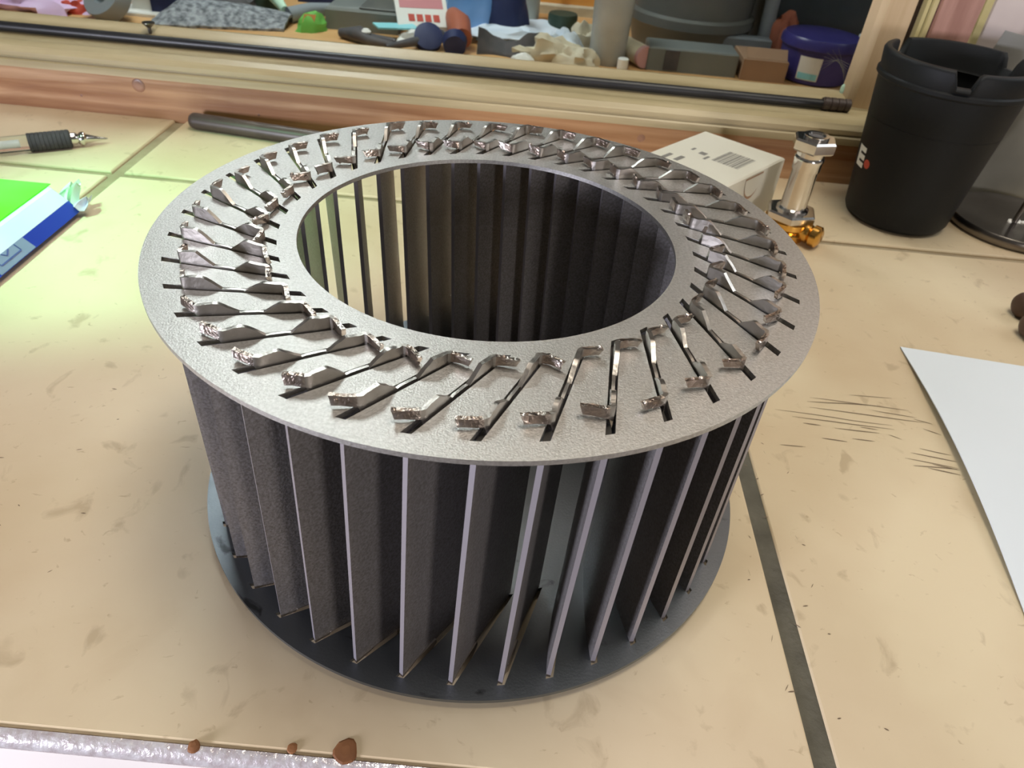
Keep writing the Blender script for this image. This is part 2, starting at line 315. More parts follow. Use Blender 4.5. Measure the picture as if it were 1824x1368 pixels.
def plate(name, m, z0, z1, rin, ph, ro=RO, ri=RI, hw=.011):
    b = MB(); rad = [rin] + [r for r in (.60, .62) if r > rin] + [ri + (ro - ri) * i / 6 for i in range(7)] + [.972, 1.0]
    nin = rad.index(ri); sub = 4; ang = {}
    def ang_of(r, off):
        if r >= ri - 1e-6: p = line_at(r, off, ro, ri)
        else: p = line_at(ri, off, ro, ri)
        return math.atan2(p.y, p.x)
    n = 40; row = []
    vs = []; idx = {}
    for z in (z0, z1):
        for i, r in enumerate(rad):
            for k in range(n):
                a0 = ang_of(r, hw); a1 = ang_of(r, -hw)
                if a0 > a1: a0, a1 = a1, a0
                for s_ in range(sub + 1):
                    # s_=0 : slot side a0 ; then a1 .. next a0
                    if s_ == 0: a = a0
                    else: a = a1 + (a0 + R(9) - a1) * (s_ - 1) / sub
                    a += R(9 * k + ph)
                    idx[(z, i, k, s_)] = len(vs); vs.append((r * math.cos(a), r * math.sin(a), z))
    fs = []
    def g(z, i, k, s_):
        if s_ > sub: k, s_ = (k + 1) % n, 0
        return idx[(z, i, k % n, s_)]
    iS, iE = nin, rad.index(ri) + 6
    for i in range(len(rad) - 1):
        for k in range(n):
            for s_ in range(sub + 1):
                hole = s_ == 0 and iS <= i < iE
                if hole:
                    for sa in (0, 1): fs.append((g(z0, i, k, sa), g(z0, i + 1, k, sa), g(z1, i + 1, k, sa), g(z1, i, k, sa)))
                    if i == iS: fs.append((g(z0, i, k, 0), g(z0, i, k, 1), g(z1, i, k, 1), g(z1, i, k, 0)))
                    if i == iE - 1: fs.append((g(z0, i + 1, k, 0), g(z0, i + 1, k, 1), g(z1, i + 1, k, 1), g(z1, i + 1, k, 0)))
                    continue
                for z in (z0, z1): fs.append((g(z, i, k, s_), g(z, i + 1, k, s_), g(z, i + 1, k, s_ + 1), g(z, i, k, s_ + 1)))
    for k in range(n):
        for s_ in range(sub + 1):
            for i in ((0, len(rad) - 1) if rin > .1 else (len(rad) - 1,)):
                fs.append((g(z0, i, k, s_), g(z0, i, k, s_ + 1), g(z1, i, k, s_ + 1), g(z1, i, k, s_)))
    if rin <= .1:
        for z in (z0, z1): fs.append(tuple(g(z, 0, k, s_) for k in range(n) for s_ in range(sub + 1)))
    b.add(vs, fs)
    return b.build(name, m, wh)
PH = -177.0
plate('top_plate', 'plate', ZT - TH, ZT, .5813, PH)
tag(plate('base_plate', 'base', Z0, Z0 + TH, .05, PH - 2.0, .955, .648), 'solid round base plate, coloured as in shade')
# blade mesh (for angle 0), twisting slightly down
def blade_mesh():
    b = MB(); nz, nt_ = 6, 8; zb, zt = Z0 + .001, ZT - TH - .006; hw = .0072
    vs = {}
    for side in (1, -1):
        for i in range(nz + 1):
            f = i / nz; z = zb + (zt - zb) * f; tw = R(-2.0 * (1 - f))
            for j in range(nt_ + 1):
                t = j / nt_
                bow = .010 * math.sin(math.pi * t)
                p = sp(t) + NRM * (side * hw + bow)
                x, y = p.x * math.cos(tw) - p.y * math.sin(tw), p.x * math.sin(tw) + p.y * math.cos(tw)
                vs[(side, i, j)] = len(vs); b.v.append(Vector((x, y, z)))
    def f(*q, m=0): b.f.append(tuple(vs[k] for k in q)); b.m.append(m)
    for i in range(nz):
        for j in range(nt_):
            for s_ in (1, -1): f((s_, i, j), (s_, i, j + 1), (s_, i + 1, j + 1), (s_, i + 1, j))
        for j in (0, nt_): f((1, i, j), (-1, i, j), (-1, i + 1, j), (1, i + 1, j), m=1)
    for j in range(nt_):
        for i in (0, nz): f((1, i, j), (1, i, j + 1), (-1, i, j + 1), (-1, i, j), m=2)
    return b
bl0 = blade_mesh()
# bent tab: the sheet stands in the slot, its free end is torn off and bent sideways as a small rectangular flag
ANG_O = [62, 66, 80, 75, 40, 38, 42, 38, 40, 45, 55, 66, 90, 62, 88, 100, 64, 85, 78, 70, 60, 56, 66, 74, 60, 55, 62, 70, 75, 66, 80, 70, 74, 60, 66, 78, 82, 74, 66, 70]
def tab(outer, k, up=True):
    rn = random.Random(k * 2 + outer + (900 if not up else 0)); b = MB()
    if outer: t_piv, t_end, sgn, fl = .165 + rn.uniform(-.02, .02), .42, -1, .062 + rn.uniform(-.006, .008)
    else: t_piv, t_end, sgn, fl = .845 + rn.uniform(-.02, .02), .58, 1, .060 + rn.uniform(-.006, .006)
    ang = R(ANG_O[k] + rn.uniform(-4, 4)) if outer else R(rn.uniform(50, 95))
    if k in (0, 1, 2, 3) and outer: fl *= .55
    if not up: ang = R(rn.uniform(20, 50))
    away = DIR * (-1 if outer else 1); side = NRM.copy()
    tang = Vector((-sp(t_piv).y, sp(t_piv).x)).normalized() * sgn
    if side.dot(tang) < 0: side = -side
    P = sp(t_piv); n_ = 6; pts = []
    # walk outwards from the pivot with a quick bend
    fp = [P]; cur = P.copy(); curl = R(rn.uniform(-14, 22))
    for i in range(1, n_ + 1):
        a2 = ang * min(1, i / 2.2) + curl * (i / n_) ** 2
        cur = cur + (away * math.cos(a2) + side * math.sin(a2)) * (fl / n_); fp.append(cur.copy())
    for i in range(n_, 0, -1): pts.append((fp[i], 'f', i / n_))
    pts.append((P, 'f', 0))
    for i in range(1, 9): pts.append((sp(t_piv + (t_end - t_piv) * i / 8), 's', i / 8))
    H = .034 + rn.uniform(-.004, .005); rings = []
    if not up: H = .032
    zb = ZT - .030
    for i, (p, kind, k_) in enumerate(pts):
        q0 = pts[max(i - 1, 0)][0]; q1 = pts[min(i + 1, len(pts) - 1)][0]; d = (q1 - q0).normalized(); nn = Vector((-d.y, d.x)) * .0058
        if kind == 'f': top = H * (.93 - .06 * k_ + rn.uniform(-.035, .035)); bot = .003 + .006 * min(1, k_ * 1.6)
        else: top = H * (.90 + .12 * math.sin(k_ * math.pi)) * (1 if k_ < .5 else max(.07, ((1 - k_) / .5) ** .8)) + rn.uniform(-.0012, .0012); bot = 0
        if up: z_lo, z_hi = (ZT + bot if kind == 'f' and k_ > .1 else zb), ZT + top
        else: z_lo, z_hi = Z0 - min(top, .0335), (Z0 - bot if kind == 'f' and k_ > .1 else Z0 + .013)
        lean = side * (.009 * k_ if kind == 'f' else .002)
        rings.append([(p.x + nn.x, p.y + nn.y, z_lo), (p.x - nn.x, p.y - nn.y, z_lo), (p.x - nn.x + lean.x, p.y - nn.y + lean.y, z_hi), (p.x + nn.x + lean.x, p.y + nn.y + lean.y, z_hi)])
    b.loft(rings, True)
    for q in range(len(b.f)): b.m[q] = 1 if q < 4 * 5 else 0
    b.m[-2] = 1
    if up:                                 # melted beads on the torn tip
        for _ in range(rn.choice((0, 1, 2, 3))):
            kk = rn.randrange(0, 4); p = fp[n_ - kk]; r = rn.uniform(.003, .0065)
            o = len(b.f); b.lathe([(r * .1, -r), (r * .8, -r * .6), (r, 0), (r * .8, r * .6), (r * .1, r)], (p.x, p.y, ZT + rn.choice((.008, .022, H * .9, H * .9))), 7); b.m[o:] = [1] * (len(b.f) - o)
    if not up:
        tw = R(-2.0); b.v = [Vector((v.x * math.cos(tw) - v.y * math.sin(tw), v.x * math.sin(tw) + v.y * math.cos(tw), v.z)) for v in b.v]
    return b
blademe = None; tabme = {}
# thin bridge of the sheet filling the middle of the slot
def bridge():
    b = MB(); rings = []
    for t in (.40, .45, .5, .55, .62):
        p = sp(t); h = .004 if .42 < t < .6 else .001
        rings.append([(p.x + NRM.x * .005, p.y + NRM.y * .005, ZT - .0125), (p.x - NRM.x * .005, p.y - NRM.y * .005, ZT - .0125), (p.x - NRM.x * .004, p.y - NRM.y * .004, ZT + h), (p.x + NRM.x * .004, p.y + NRM.y * .004, ZT + h)])
    return b.loft(rings, True)
meshes = {}
def link_child(key, make, name, m, parent):
    if key not in meshes:
        o = make().build(name, m, wh, smooth=True); meshes[key] = o.data
    else: o = bpy.data.objects.new(name, meshes[key]); col.objects.link(o)
    o.parent = parent; o.location = (0, 0, 0); o['_b'] = [0, 0, 0]
    return o
for k in range(40):
    bo = link_child('blade', blade_mesh, 'blade', ['blade', 'edge', 'slot_shade'], wh)
    bo.rotation_euler = (0, 0, R(PH + 9 * k))
    for outer in (True, False):
        link_child(('t', outer, k), lambda: tab(outer, k), 'tab', ['tab', 'flag'], bo)
    link_child('bridge', bridge, 'slot_web', 'tab', bo)
    link_child(('f', k % 3), lambda: tab(True, k % 3 + 6, False), 'foot_tab', ['tab', 'flag'], bo)

# ------------------------------------------------------------------ objects on the counter
# black rod on the window ledge, with ribbed end
o = empty('metal_rod', (2.2, 3.60, .46), 'long thin black rod with ribbed collar lying along the window ledge', 'rod')
MB().tube([(-11, 3.595, .497), (2.23, 3.585, .50)], .034, 14).build('shaft', 'black', o, smooth=True)
b = MB()
for i in range(4): b.lathe([(.036, 0), (.046, .006), (.046, .042), (.036, .048)], (2.22 + i * .052, 3.585, .506), 18, axis=(1, 0, 0))
b.lathe([(.040, 0), (.040, .20)], (2.215, 3.585, .506), 18, axis=(1, 0, 0)); b.build('collar', 'rod', o, smooth=True)
# screw standing in the bead
o = empty('screw', (-2.86, 3.70, .52), 'small dark countersunk screw sticking up from the pale window bead', 'screw')
b = MB(); b.lathe([(.006, -.02), (.014, .02), (.014, .045), (.045, .075), (.045, .083), (.03, .083)], (-2.86, 3.70, .51), 16); b.build('body', 'steel', o, smooth=True)
# brown rod against the sill
o = empty('dowel', (-2.4, 3.2, 0), 'dark brown rounded rod lying on the tiles against the sill board', 'rod')
def caprod(p, q, r, n=16):
    p = Vector(p); q = Vector(q); L = (q - p).length; pf = [(r * .45, 0), (r * .8, r * .15), (r * .97, r * .45), (r, r * .8), (r, L - r * .8), (r * .97, L - r * .45), (r * .8, L - r * .15), (r * .45, L)]
    return MB().lathe(pf, p, n, axis=(q - p).normalized())
caprod((-2.46, 3.232, .058), (-.62, 2.98, .058), .058).build('shaft', 'rod', o, smooth=True)
# pen
o = empty('ballpoint_pen', (-3.2, 2.65, 0), 'clear ballpoint pen with black rubber grip and metal tip', 'pen')
A = Vector((-4.5, 1.77, .062)); Bp = Vector((-3.27, 2.545, .062)); D = (Bp - A).normalized()
MB().lathe([(.045, 0), (.053, .02), (.053, (Bp - A).length)], A, 20, axis=D).build('barrel', 'glass', o, smooth=True)
MB().lathe([(.018, .02), (.018, (Bp - A).length - .05)], A, 12, axis=D).build('ink_tube', 'offwhite', o, smooth=True)
b = MB(); pf = []
for i in range(10): pf += [(.060, i * .025), (.060, i * .025 + .018), (.0575, i * .025 + .020), (.0575, i * .025 + .024)]
b.lathe([(.04, 0)] + pf + [(.045, .253)], Bp, 24, axis=D).build('grip', 'rubber', o, smooth=True)
E1 = Bp + D * .25
MB().lathe([(.038, 0), (.040, .03), (.030, .045), (.040, .055), (.046, .07), (.046, .08), (.034, .09), (.030, .10), (.010, .19), (.007, .215), (.004, .225)], E1 - Vector((0, 0, 0)), 20, axis=(D - Vector((0, 0, .12))).normalized()).build('tip', 'chrome', o, smooth=True)
# green and blue pack
o = empty('paper_pack', (-3.2, 1.0, 0), 'thick pack with bright green top and blue and white film side', 'pack')
def packx(y): return 0
ring = lambda y, e=0: [(-5.2, y, .001), (-2.54 - e, y, .001), (-2.50 - e, y, .03), (-2.56 - e, y, .085), (-2.635 - e, y, .15), (-2.66 - e, y, .155), (-5.2, y, .155)]
b = MB(); rr = [ring(1.78, .05), ring(1.74), ring(1.2), ring(.5), ring(-.6)]
b.loft(rr, True)
for q, f_ in enumerate(b.f):
    j = q % 7 if q < 28 else 9
    b.m[q] = {1: 1, 2: 1, 3: 2, 4: 2, 5: 0}.get(j, 1 if j == 9 else 1)
b.build('film_wrap', ['greencover', 'bluefilm', 'whitefilm'], o)
MB().box(-5.1, -2.665, -.6, 1.785, .1552, .160, .002).build('green_sheet', 'greencover', o)
# label patch on the sloping side
def side_pt(y, t): # t 0 bottom .. 1 top on slope between (-2.40,.03) and (-2.50,.085)
    return (-2.398 - .10 * t, y, .0315 + .055 * t)
def side_pt2(y, t):
    p0 = Vector((-2.498, y, .032)); p1 = Vector((-2.559, y, .0885)); p2 = Vector((-2.634, y, .1525))
    return tuple(p0 + (p1 - p0) * t / .5) if t < .5 else tuple(p1 + (p2 - p1) * (t - .5) / .5)
b = MB(); b.add([side_pt2(y, t) for y in (.98, 1.28) for t in (.02, .48)], [(0, 1, 3, 2)]); b.build('label_patch', 'bluegrey', o)
b = MB()
def ln(b, y0, t0, y1, t1, wd=.007):
    p, q = Vector(side_pt2(y0, t0)), Vector(side_pt2(y1, t1)); d = (q - p).normalized(); n = d.cross(Vector((.5, 0, .86))).normalized() * wd; up = Vector((.0006, 0, .001))
    b.add([p - n + up, p + n + up, q + n + up, q - n + up], [(0, 1, 2, 3)])
for q in (((1.03, .47), (1.03, .22)), ((1.03, .22), (1.20, .22)), ((1.20, .22), (1.20, .47)), ((1.09, .47), (1.11, .34)), ((1.11, .34), (1.15, .47))): ln(b, q[0][0], q[0][1], q[1][0], q[1][1], .004)
b.build('outline_mark', 'navyink', o)
for i, (x, y, h, l) in enumerate([(-2.62, 1.77, .07, .10), (-2.56, 1.76, .10, .12), (-2.50, 1.72, .03, .09)]):
    b = MB(); n = 8
    b.sheet(lambda u, v: (x + (u - .5) * .10 * (1 - v * .8) + .03 * v * v, y + .03 * math.sin(u * 5 + i) + .08 * v, .06 + h * v * (1 - .1 * v) + .02 * math.sin(u * 9 + i * 2)), 6, 6, .004)
    b.build('torn_film', 'mint' if i < 2 else 'whitefilm', o, smooth=True)
# white carton
A_ = Vector((1.79, 2.76)); U = Vector((-.776, .63)); V = Vector((-.65, -.76)).normalized()
o = empty('carton', (1.5, 2.6, 0), 'small white cardboard carton with barcode behind the fan wheel', 'box')
def cp(u, v, z): p = A_ + U * u + V * v; return (p.x, p.y, z)
W_, L_, H_ = .62, 1.0, .367
b = MB(); n = 14
rings = []
b.loft([[cp(0, 0, 0), cp(W_, 0, 0), cp(W_, L_, 0), cp(0, L_, 0)], [cp(0, 0, H_ - .01), cp(W_, 0, H_ - .01), cp(W_, L_, H_ - .01), cp(0, L_, H_ - .01)], [cp(.01, .01, H_), cp(W_ - .01, .01, H_), cp(W_ - .01, L_ - .01, H_), cp(.01, L_ - .01, H_)]], True)
b.build('body', 'white', o)
# thumb notch on the near long side
b = MB(); b.add([cp(-.002, .40 + .115 * math.cos(a), H_ - .02 - .16 * math.sin(a)) for a in [math.pi * i / 12 for i in range(13)]], [tuple(range(13))]); b.build('thumb_notch', 'card', o)
b = MB(); b.add([cp(-.004, .29 + .16 * 0 + .115 * math.cos(a) + .11, H_ - .03 - .13 * math.sin(a)) for a in [math.pi * i / 12 for i in range(13)]], [tuple(range(13))]); b.build('inner_flap', 'white', o)
b = MB()
def pb(u0, u1, v0, v1): b.add([cp(u0, v0, H_ + .001), cp(u1, v0, H_ + .001), cp(u1, v1, H_ + .001), cp(u0, v1, H_ + .001)], [(0, 1, 2, 3)])
x = .10
for i in range(15):
    wd = (.004, .009, .005, .012, .006)[i % 5]; pb(x, x + wd, .22, .46); x += wd + (.006, .004, .008)[i % 3]
for (u, v, a, c_) in ((.36, .38, .05, .05), (.42, .56, .035, .10), (.50, .58, .03, .14), (.32, .42, .02, .07), (.46, .36, .02, .05)): pb(u, u + a, v, v + c_)
b.build('printed_barcode', 'ink', o)
# nozzle
NX, NY = 1.80, 2.375
o = empty('pipe_fitting', (NX, NY, 0), 'upright chrome pipe fitting with hex ends on a brass valve body', 'pipe fitting')
def hexp(z0, z1, r, n=6, ch=.012): return [[(NX + q * math.cos(2 * math.pi * j / n + .3), NY + q * math.sin(2 * math.pi * j / n + .3), z) for j in range(n)] for q, z in ((r - ch, z0), (r, z0 + ch), (r, z1 - ch), (r - ch, z1))]
b = MB(); b.lathe([(.13, .0), (.145, .02), (.145, .05), (.125, .07), (.15, .09), (.15, .125)], (NX, NY, 0), 28); b.build('brass_body', 'brass', o, smooth=True)
b = MB(); b.lathe([(.05, 0), (.06, .02), (.06, .06), (.05, .07), (.068, .08), (.068, .12), (.045, .135)], (NX + .07, NY - .08, .075), 22, axis=(.75, -.62, 0)); b.build('brass_knob', 'brass', o, smooth=True)
b = MB(); b.loft(hexp(.125, .185, .165), True); b.build('lower_hex', 'chrome', o)
b = MB(); b.lathe([(.10, .185), (.10, .195), (.082, .205), (.078, .44), (.086, .45), (.086, .50), (.090, .51), (.090, .525), (.082, .535), (.09, .57)], (NX, NY, 0), 28); b.build('tube', 'chrome', o, smooth=True)
b = MB(); b.loft(hexp(.57, .645, .135), True); b.build('upper_hex', 'chrome', o)
b = MB(); b.lathe([(.075, .645), (.075, .662), (.052, .662), (.045, .650)], (NX, NY, 0), 24); b.build('mouth_ring', 'chrome', o, smooth=True)
MB().lathe([(.046, .650), (.046, .6505)], (NX, NY, 0), 20).build('bore', 'charcoal', o)
# black cup with notched rim
CX, CY = 2.685, 2.835
o = empty('ashtray_cup', (CX, CY, 0), 'tall tapered matt black cup with notched rim beside the window jamb', 'cup')
HC = .92
def cr(z): return .335 + (.435 - .335) * z / HC
b = MB(); b.lathe([(.20, .0), (.30, .004), (.325, .02), (cr(.05), .05)] + [(cr(z), z) for z in (.2, .5, .8, HC)] + [(cr(HC) - .03, HC), (cr(.1) - .03, .05), (.05, .04)], (CX, CY, 0), 64)
b.build('body', 'cup', o, smooth=True)
# lid ring with notches (heights vary round the rim)
b = MB(); n = 144; r_in, r_out = .405, .452; Zl = HC - .015
notch = [R(-108), R(124), R(20)]
rings = []
for j in range(n):
    a = 2 * math.pi * j / n; dmin = min(abs((a - q + math.pi) % (2 * math.pi) - math.pi) for q in notch)
    zt = 1.07 - .085 * max(0, min(1, (R(8.5) - dmin) / R(3)))
    c_, s_ = math.cos(a), math.sin(a)
    prof = [(cr(Zl) + .001, Zl - .0), (r_out - .01, Zl + .005), (r_out, Zl + .015), (r_out, Zl + .035), (r_out - .012, Zl + .045), (r_out + .002, zt - .02), (r_out - .006, zt - .004), (r_out - .014, zt), (r_in + .008, zt), (r_in, zt - .012), (r_in - .01, HC + .0), (r_in - .02, Zl + .0)]
    rings.append([(CX + r * c_, CY + r * s_, z) for r, z in prof])
b.loft(rings + [rings[0]], False); tag(b.build('notched_rim', 'cup', o, smooth=True), 'rim ring with notches')
b = MB(); b.lathe([(.41, HC - .25), (.02, HC - .28)], (CX, CY, 0), 40); b.build('inner_tray', 'black', o)
# lettering E and a red dot on the cup
def oncup(ad, z, off=.0015): r = cr(z) + off; a = R(ad); return (CX + r * math.cos(a), CY + r * math.sin(a), z)
def patch(b, a0, a1, z0, z1, n=5):
    vs = [oncup(a0 + (a1 - a0) * i / n, z) for i in range(n + 1) for z in (z0, z1)]; b.add(vs, [(2 * i, 2 * i + 2, 2 * i + 3, 2 * i + 1) for i in range(n)])
AE = 173
b = MB(); z0, z1 = .34, .475
patch(b, AE, AE + 6, z0, z1)
for q in (0, .5, 1): zc = z0 + (z1 - z0 - .034) * q; patch(b, AE + 6, AE + 16, zc, zc + .034)
b.build('letter_e', 'offwhite', o)
b = MB(); b.add([oncup(AE + 22 + 4.5 * math.cos(t), .385 + .030 * math.sin(t)) for t in [2 * math.pi * i / 20 for i in range(20)]], [tuple(range(20))]); b.build('red_dot', 'red', o)
# steel stand at the right edge
DX, DY = 3.53, 2.84
o = empty('steel_stand', (DX, DY, 0), 'round steel base with polished rim and thin upright rod, right of the cup', 'stand')
b = MB(); b.lathe([(.40, 0), (.43, .01), (.44, .03), (.435, .065), (.425, .075), (.41, .075), (.40, .068), (.1, .066)], (DX, DY, 0), 64); b.build('base', 'steel', o, smooth=True)
b = MB(); b.tube([(DX - .04, DY - .06, .066), (DX + .02, DY - .02, .5), (DX + .05, DY, 1.0)], .02, 12); b.build('rod', 'steel', o, smooth=True)
b = MB(); 
for i in range(7): b.dome((DX - .08 + .02 * i, DY - .07 + .014 * ((i * 5) % 3), .066), .016, .013, .012, i, n=8, m=3)
b.build('weld_bead', 'offwhite', o)
b = MB(); b.sheet(lambda u, v: (3.12 + 1.2 * u, 3.38 + .12 * math.sin(u * 6 + v * 4) * (.4 + .6 * v) + .0 * v, .003 + 1.15 * v - .15 * u * v), 16, 10, .012)
o = b.build('plastic_sheet', 'sheetgrey', None, (3.5, 3.35, 0), smooth=True); tag(o, 'crumpled grey plastic sheet standing behind the steel stand', 'sheet')
# brown sticks at right edge
for i, (p, q, l) in enumerate([((2.93, 1.60, .072), (3.9, 1.72, .072), 'dark brown rounded stick at right edge, the one nearer the window'), ((2.86, 1.38, .074), (3.9, 1.40, .074), 'dark brown rounded stick at right edge, the one nearer the paper')]):
    o = caprod(p, q, .075, 20).build('brown_stick', 'brown', None, (p[0], p[1], 0), smooth=True); tag(o, l, 'stick', 'brown sticks at the right edge')
# sheet of paper
def pap(u, v):
    x0, y0 = 2.131, 1.156
    top = Vector((x0 + 1.6 * u, y0 - .19 * u)); bot = Vector((x0 - .235 + 1.6 * u, y0 - 2.2 - .19 * u))
    p = top + (bot - top) * v; lift = .006 + .035 * math.sin(min(1, v * 1.3) * math.pi) * max(0, 1 - u * 2.2)
    return (p.x + .03 * math.sin(v * math.pi) * (1 - u), p.y, lift)
o = MB().sheet(pap, 14, 18, .004).build('paper_sheet', 'paper', None, (2.6, .5, 0), smooth=True); tag(o, 'blank white sheet of paper lying on the tiles at right', 'paper')

# ------------------------------------------------------------------ workshop bench beyond the glass
o = empty('workbench', (0, 8, BZ), 'orange plywood workbench seen through the window, covered with clutter', 'workbench')
MB().box(-10, 6.5, 4.4, 12.9, BZ - .25, BZ).build('bench_top', 'bench', o)
b = MB()
for x in (-9.6, 6.0):
    for y in (4.6, 12.4): MB().box(x, x + .4, y, y + .4, -9, BZ - .25).build('leg', 'bench', o)
MB().box(-22, 22, 3.9, 13.2, -9.2, -9).build('floor_2', 'floorc')['kind'] = 'structure'
def thing(mb, name, m, label, cat, base, smooth=True, group=None):
    return tag(mb.build(name, m, None, base, smooth=smooth), label, cat, group)
Z = BZ
def cloth(x0, x1, y0, y1, amp=.08, seed=0, fr=3, n=16, th=.02, skew=0, base=.03):
    return MB().sheet(lambda u, v: (x0 + (x1 - x0) * u + skew * v + .08 * noise.noise(Vector((u * 4, v * 4, seed))), y0 + (y1 - y0) * v + .10 * noise.noise(Vector((u * 4, v * 4, seed + 9))), Z + base + amp * (.9 + noise.noise(Vector((u * fr, v * fr, seed + 4)))) * min(1, 6 * u, 6 * (1 - u), 6 * v, 6 * (1 - v))), n, n, th)
thing(MB().dome((-6.05, 7.35, Z), .62, .32, .17, 3, .5, n=28, m=8), 'cloth_heap', 'pinkcloth', 'crumpled pink lilac cloth at far left beyond the window', 'cloth', (-6.0, 7.35, Z))
b = MB(); b.dome((-5.58, 7.28, Z), .17, .12, .13, 5, .5, rot=.3); thing(b, 'red_clip', 'red', 'small red plastic clip next to the pink cloth', 'clip', (-5.58, 7.28, Z))
thing(MB().tube([(-5.52, 7.35, Z + .12), (-5.7, 7.7, Z + .35), (-5.8, 8.0, Z + .6)], .03), 'white_stick', 'offwhite', 'thin white stick leaning up behind the red clip', 'stick', (-5.6, 7.5, Z))
thing(MB().box(-5.45, -4.4, 7.35, 7.75, Z, Z + .05, .02), 'white_tray', 'offwhite', 'flat white tray behind the grey tape roll', 'tray', (-4.9, 7.5, Z), False)
b = MB(); b.lathe([(.26, 0), (.27, .02), (.27, .17), (.26, .19), (.12, .19), (.12, .0)], (-5.02, 7.12, Z + .02), 32, axis=(-.35, -.75, .75)); b.v = [v + Vector((0, .05, .14)) for v in b.v]
thing(b, 'tape_roll', 'midgrey', 'grey tape roll tilted on its side, left part of bench', 'tape roll', (-5.02, 7.12, Z))
o = empty('paint_tin', (-4.6, 7.6, Z), 'dark blue block shaped tin with white side, upper left of bench', 'tin')
MB().box(-4.72, -4.38, 7.45, 7.8, Z, Z + .62, .03).build('body', 'navy', o); MB().box(-4.98, -4.735, 7.5, 7.8, Z, Z + .5, .03).build('white_panel', 'offwhite', o)
thing(MB().tube([(-5.6, 8.2, Z + .06), (-5.1, 8.3, Z + .10), (-4.6, 8.6, Z + .08)], [.09, .07, .05]), 'tool_shaft', 'charcoal', 'dark tool handle lying behind the white tray', 'tool', (-5.2, 8.3, Z))
thing(MB().dome((-3.98, 8.05, Z), .35, .2, .2, 8, .4), 'dark_bundle', 'charcoal', 'dark bundle between the blue tin and grey mesh mat', 'bundle', (-3.98, 8.05, Z))
b = MB().sheet(lambda u, v: (-4.55 + 1.5 * u, 6.95 + .33 * u + .85 * v * (1 - .35 * u), Z + .03 + .20 * math.sin(v * math.pi * .8) * (1 - .55 * u * u) * min(1, 5 * u + .3) + .02 * noise.noise(Vector((u * 9, v * 9, 2)))), 24, 14, .03)
thing(b, 'mesh_mat', 'mesh_grey', 'grey speckled mesh mat folded on the bench behind the screw', 'mat', (-3.8, 7.4, Z))
o = empty('hand_tool', (-3.5, 8.3, Z), 'dark green tool with pale handle behind the mesh mat', 'tool')
MB().dome((-3.72, 8.35, Z), .3, .22, .42, 4, .3).build('head', 'darkgreen', o, smooth=True); MB().tube([(-3.5, 8.15, Z + .3), (-3.2, 7.85, Z + .12)], [.10, .05]).build('handle', 'mint', o, smooth=True)
thing(MB().tube([(-4.6, 8.9, Z + .1), (-4.1, 9.0, Z + .16), (-3.2, 9.4, Z + .12)], .045), 'green_cable', 'darkgreen', 'green grey cable stretched behind the dark green tool', 'cable', (-3.9, 9.0, Z))
b = MB(); b.tube([(-3.12, 7.75, Z + .08), (-2.9, 7.95, Z + .12), (-2.6, 8.15, Z + .12)], [.10, .09, .07], 12); thing(b, 'file_handle', 'midgrey', 'grey tool handle left of the green bag', 'tool', (-2.9, 7.9, Z))
thing(MB().dome((-3.2, 7.72, Z), .05, .05, .13, 2, .2, n=10, m=4), 'white_nub', 'offwhite', 'small white cap at the end of the grey tool handle', 'nub', (-3.2, 7.72, Z))
o = empty('green_pouch', (-2.75, 7.45, Z), 'small lime green pouch with orange patch', 'pouch')
MB().dome((-2.75, 7.48, Z), .19, .13, .20, 6, .4, rot=.6).build('bag', 'limegreen', o, smooth=True)
b = MB(); b.sheet(lambda u, v: (-2.86 + .14 * u + .05 * v, 7.37 + .02 * v - .0 * u, Z + .05 + .15 * v), 4, 4, .01); b.build('orange_patch', 'orange', o)
o = empty('grey_case', (-2.3, 8.0, Z), 'flat grey plastic case in the middle left of the bench', 'case')
MB().box(-2.62, -1.72, 7.62, 8.5, Z, Z + .26, .04).build('body', 'slate', o); MB().box(-2.2, -1.74, 7.64, 8.4, Z + .261, Z + .275, .01).build('lid_panel', 'greygreen', o)
for i, (x, y, wd, h, m, l) in enumerate([(-3.35, 8.9, 1.05, .35, 'navy', 'dark navy box behind the grey case, left one'), (-2.3, 9.0, .7, .5, 'charcoal', 'black box between the navy box and bright blue box'), (-1.72, 9.1, .75, .42, 'skyblue', 'bright blue box behind the grey case')]):
    o = empty('storage_box', (x + wd / 2, y, Z), l, 'box', group='boxes at the back of the bench')
    MB().box(x, x + wd, y, y + .6, Z, Z + h * .7, .03).build('body', m, o); MB().box(x - .02, x + wd + .02, y - .02, y + .62, Z + h * .7 + .002, Z + h, .03).build('lid', m, o)
# pliers, cyan scraper, rod
o = empty('pliers', (-2.1, 7.05, Z), 'black pliers near the pale window bead', 'pliers')
for q in (0, 1): MB().tube([(-2.35, 7.25 + .02 * q, Z + .06), (-2.1, 7.2 - .06 * q, Z + .08), (-1.95, 7.12 - .10 * q, Z + .06), (-1.65, 7.10 - .16 * q, Z + .05)], [.05, .09, .06, .04], 10).build('handle', 'charcoal', o, smooth=True)
MB().lathe([(.05, 0), (.06, .02), (.03, .05)], (-2.0, 7.10, Z + .12), 14).build('pivot', 'offwhite', o)
thing(MB().sheet(lambda u, v: (-2.02 + .5 * u + .12 * v, 7.55 - .22 * v - .03 * u, Z + .14 + .09 * v * 0 + .04 * u), 4, 4, .02), 'scraper_blade', 'cyan', 'pale cyan plastic scraper piece beside the pliers', 'scraper', (-1.9, 7.4, Z), False)
thing(MB().tube([(-1.72, 6.86, Z + .05), (-1.3, 7.15, Z + .10), (-1.12, 7.32, Z + .12)], [.03, .06, .07]), 'grey_marker', 'charcoal', 'dark grey marker below the pink and white case', 'marker', (-1.4, 7.1, Z))
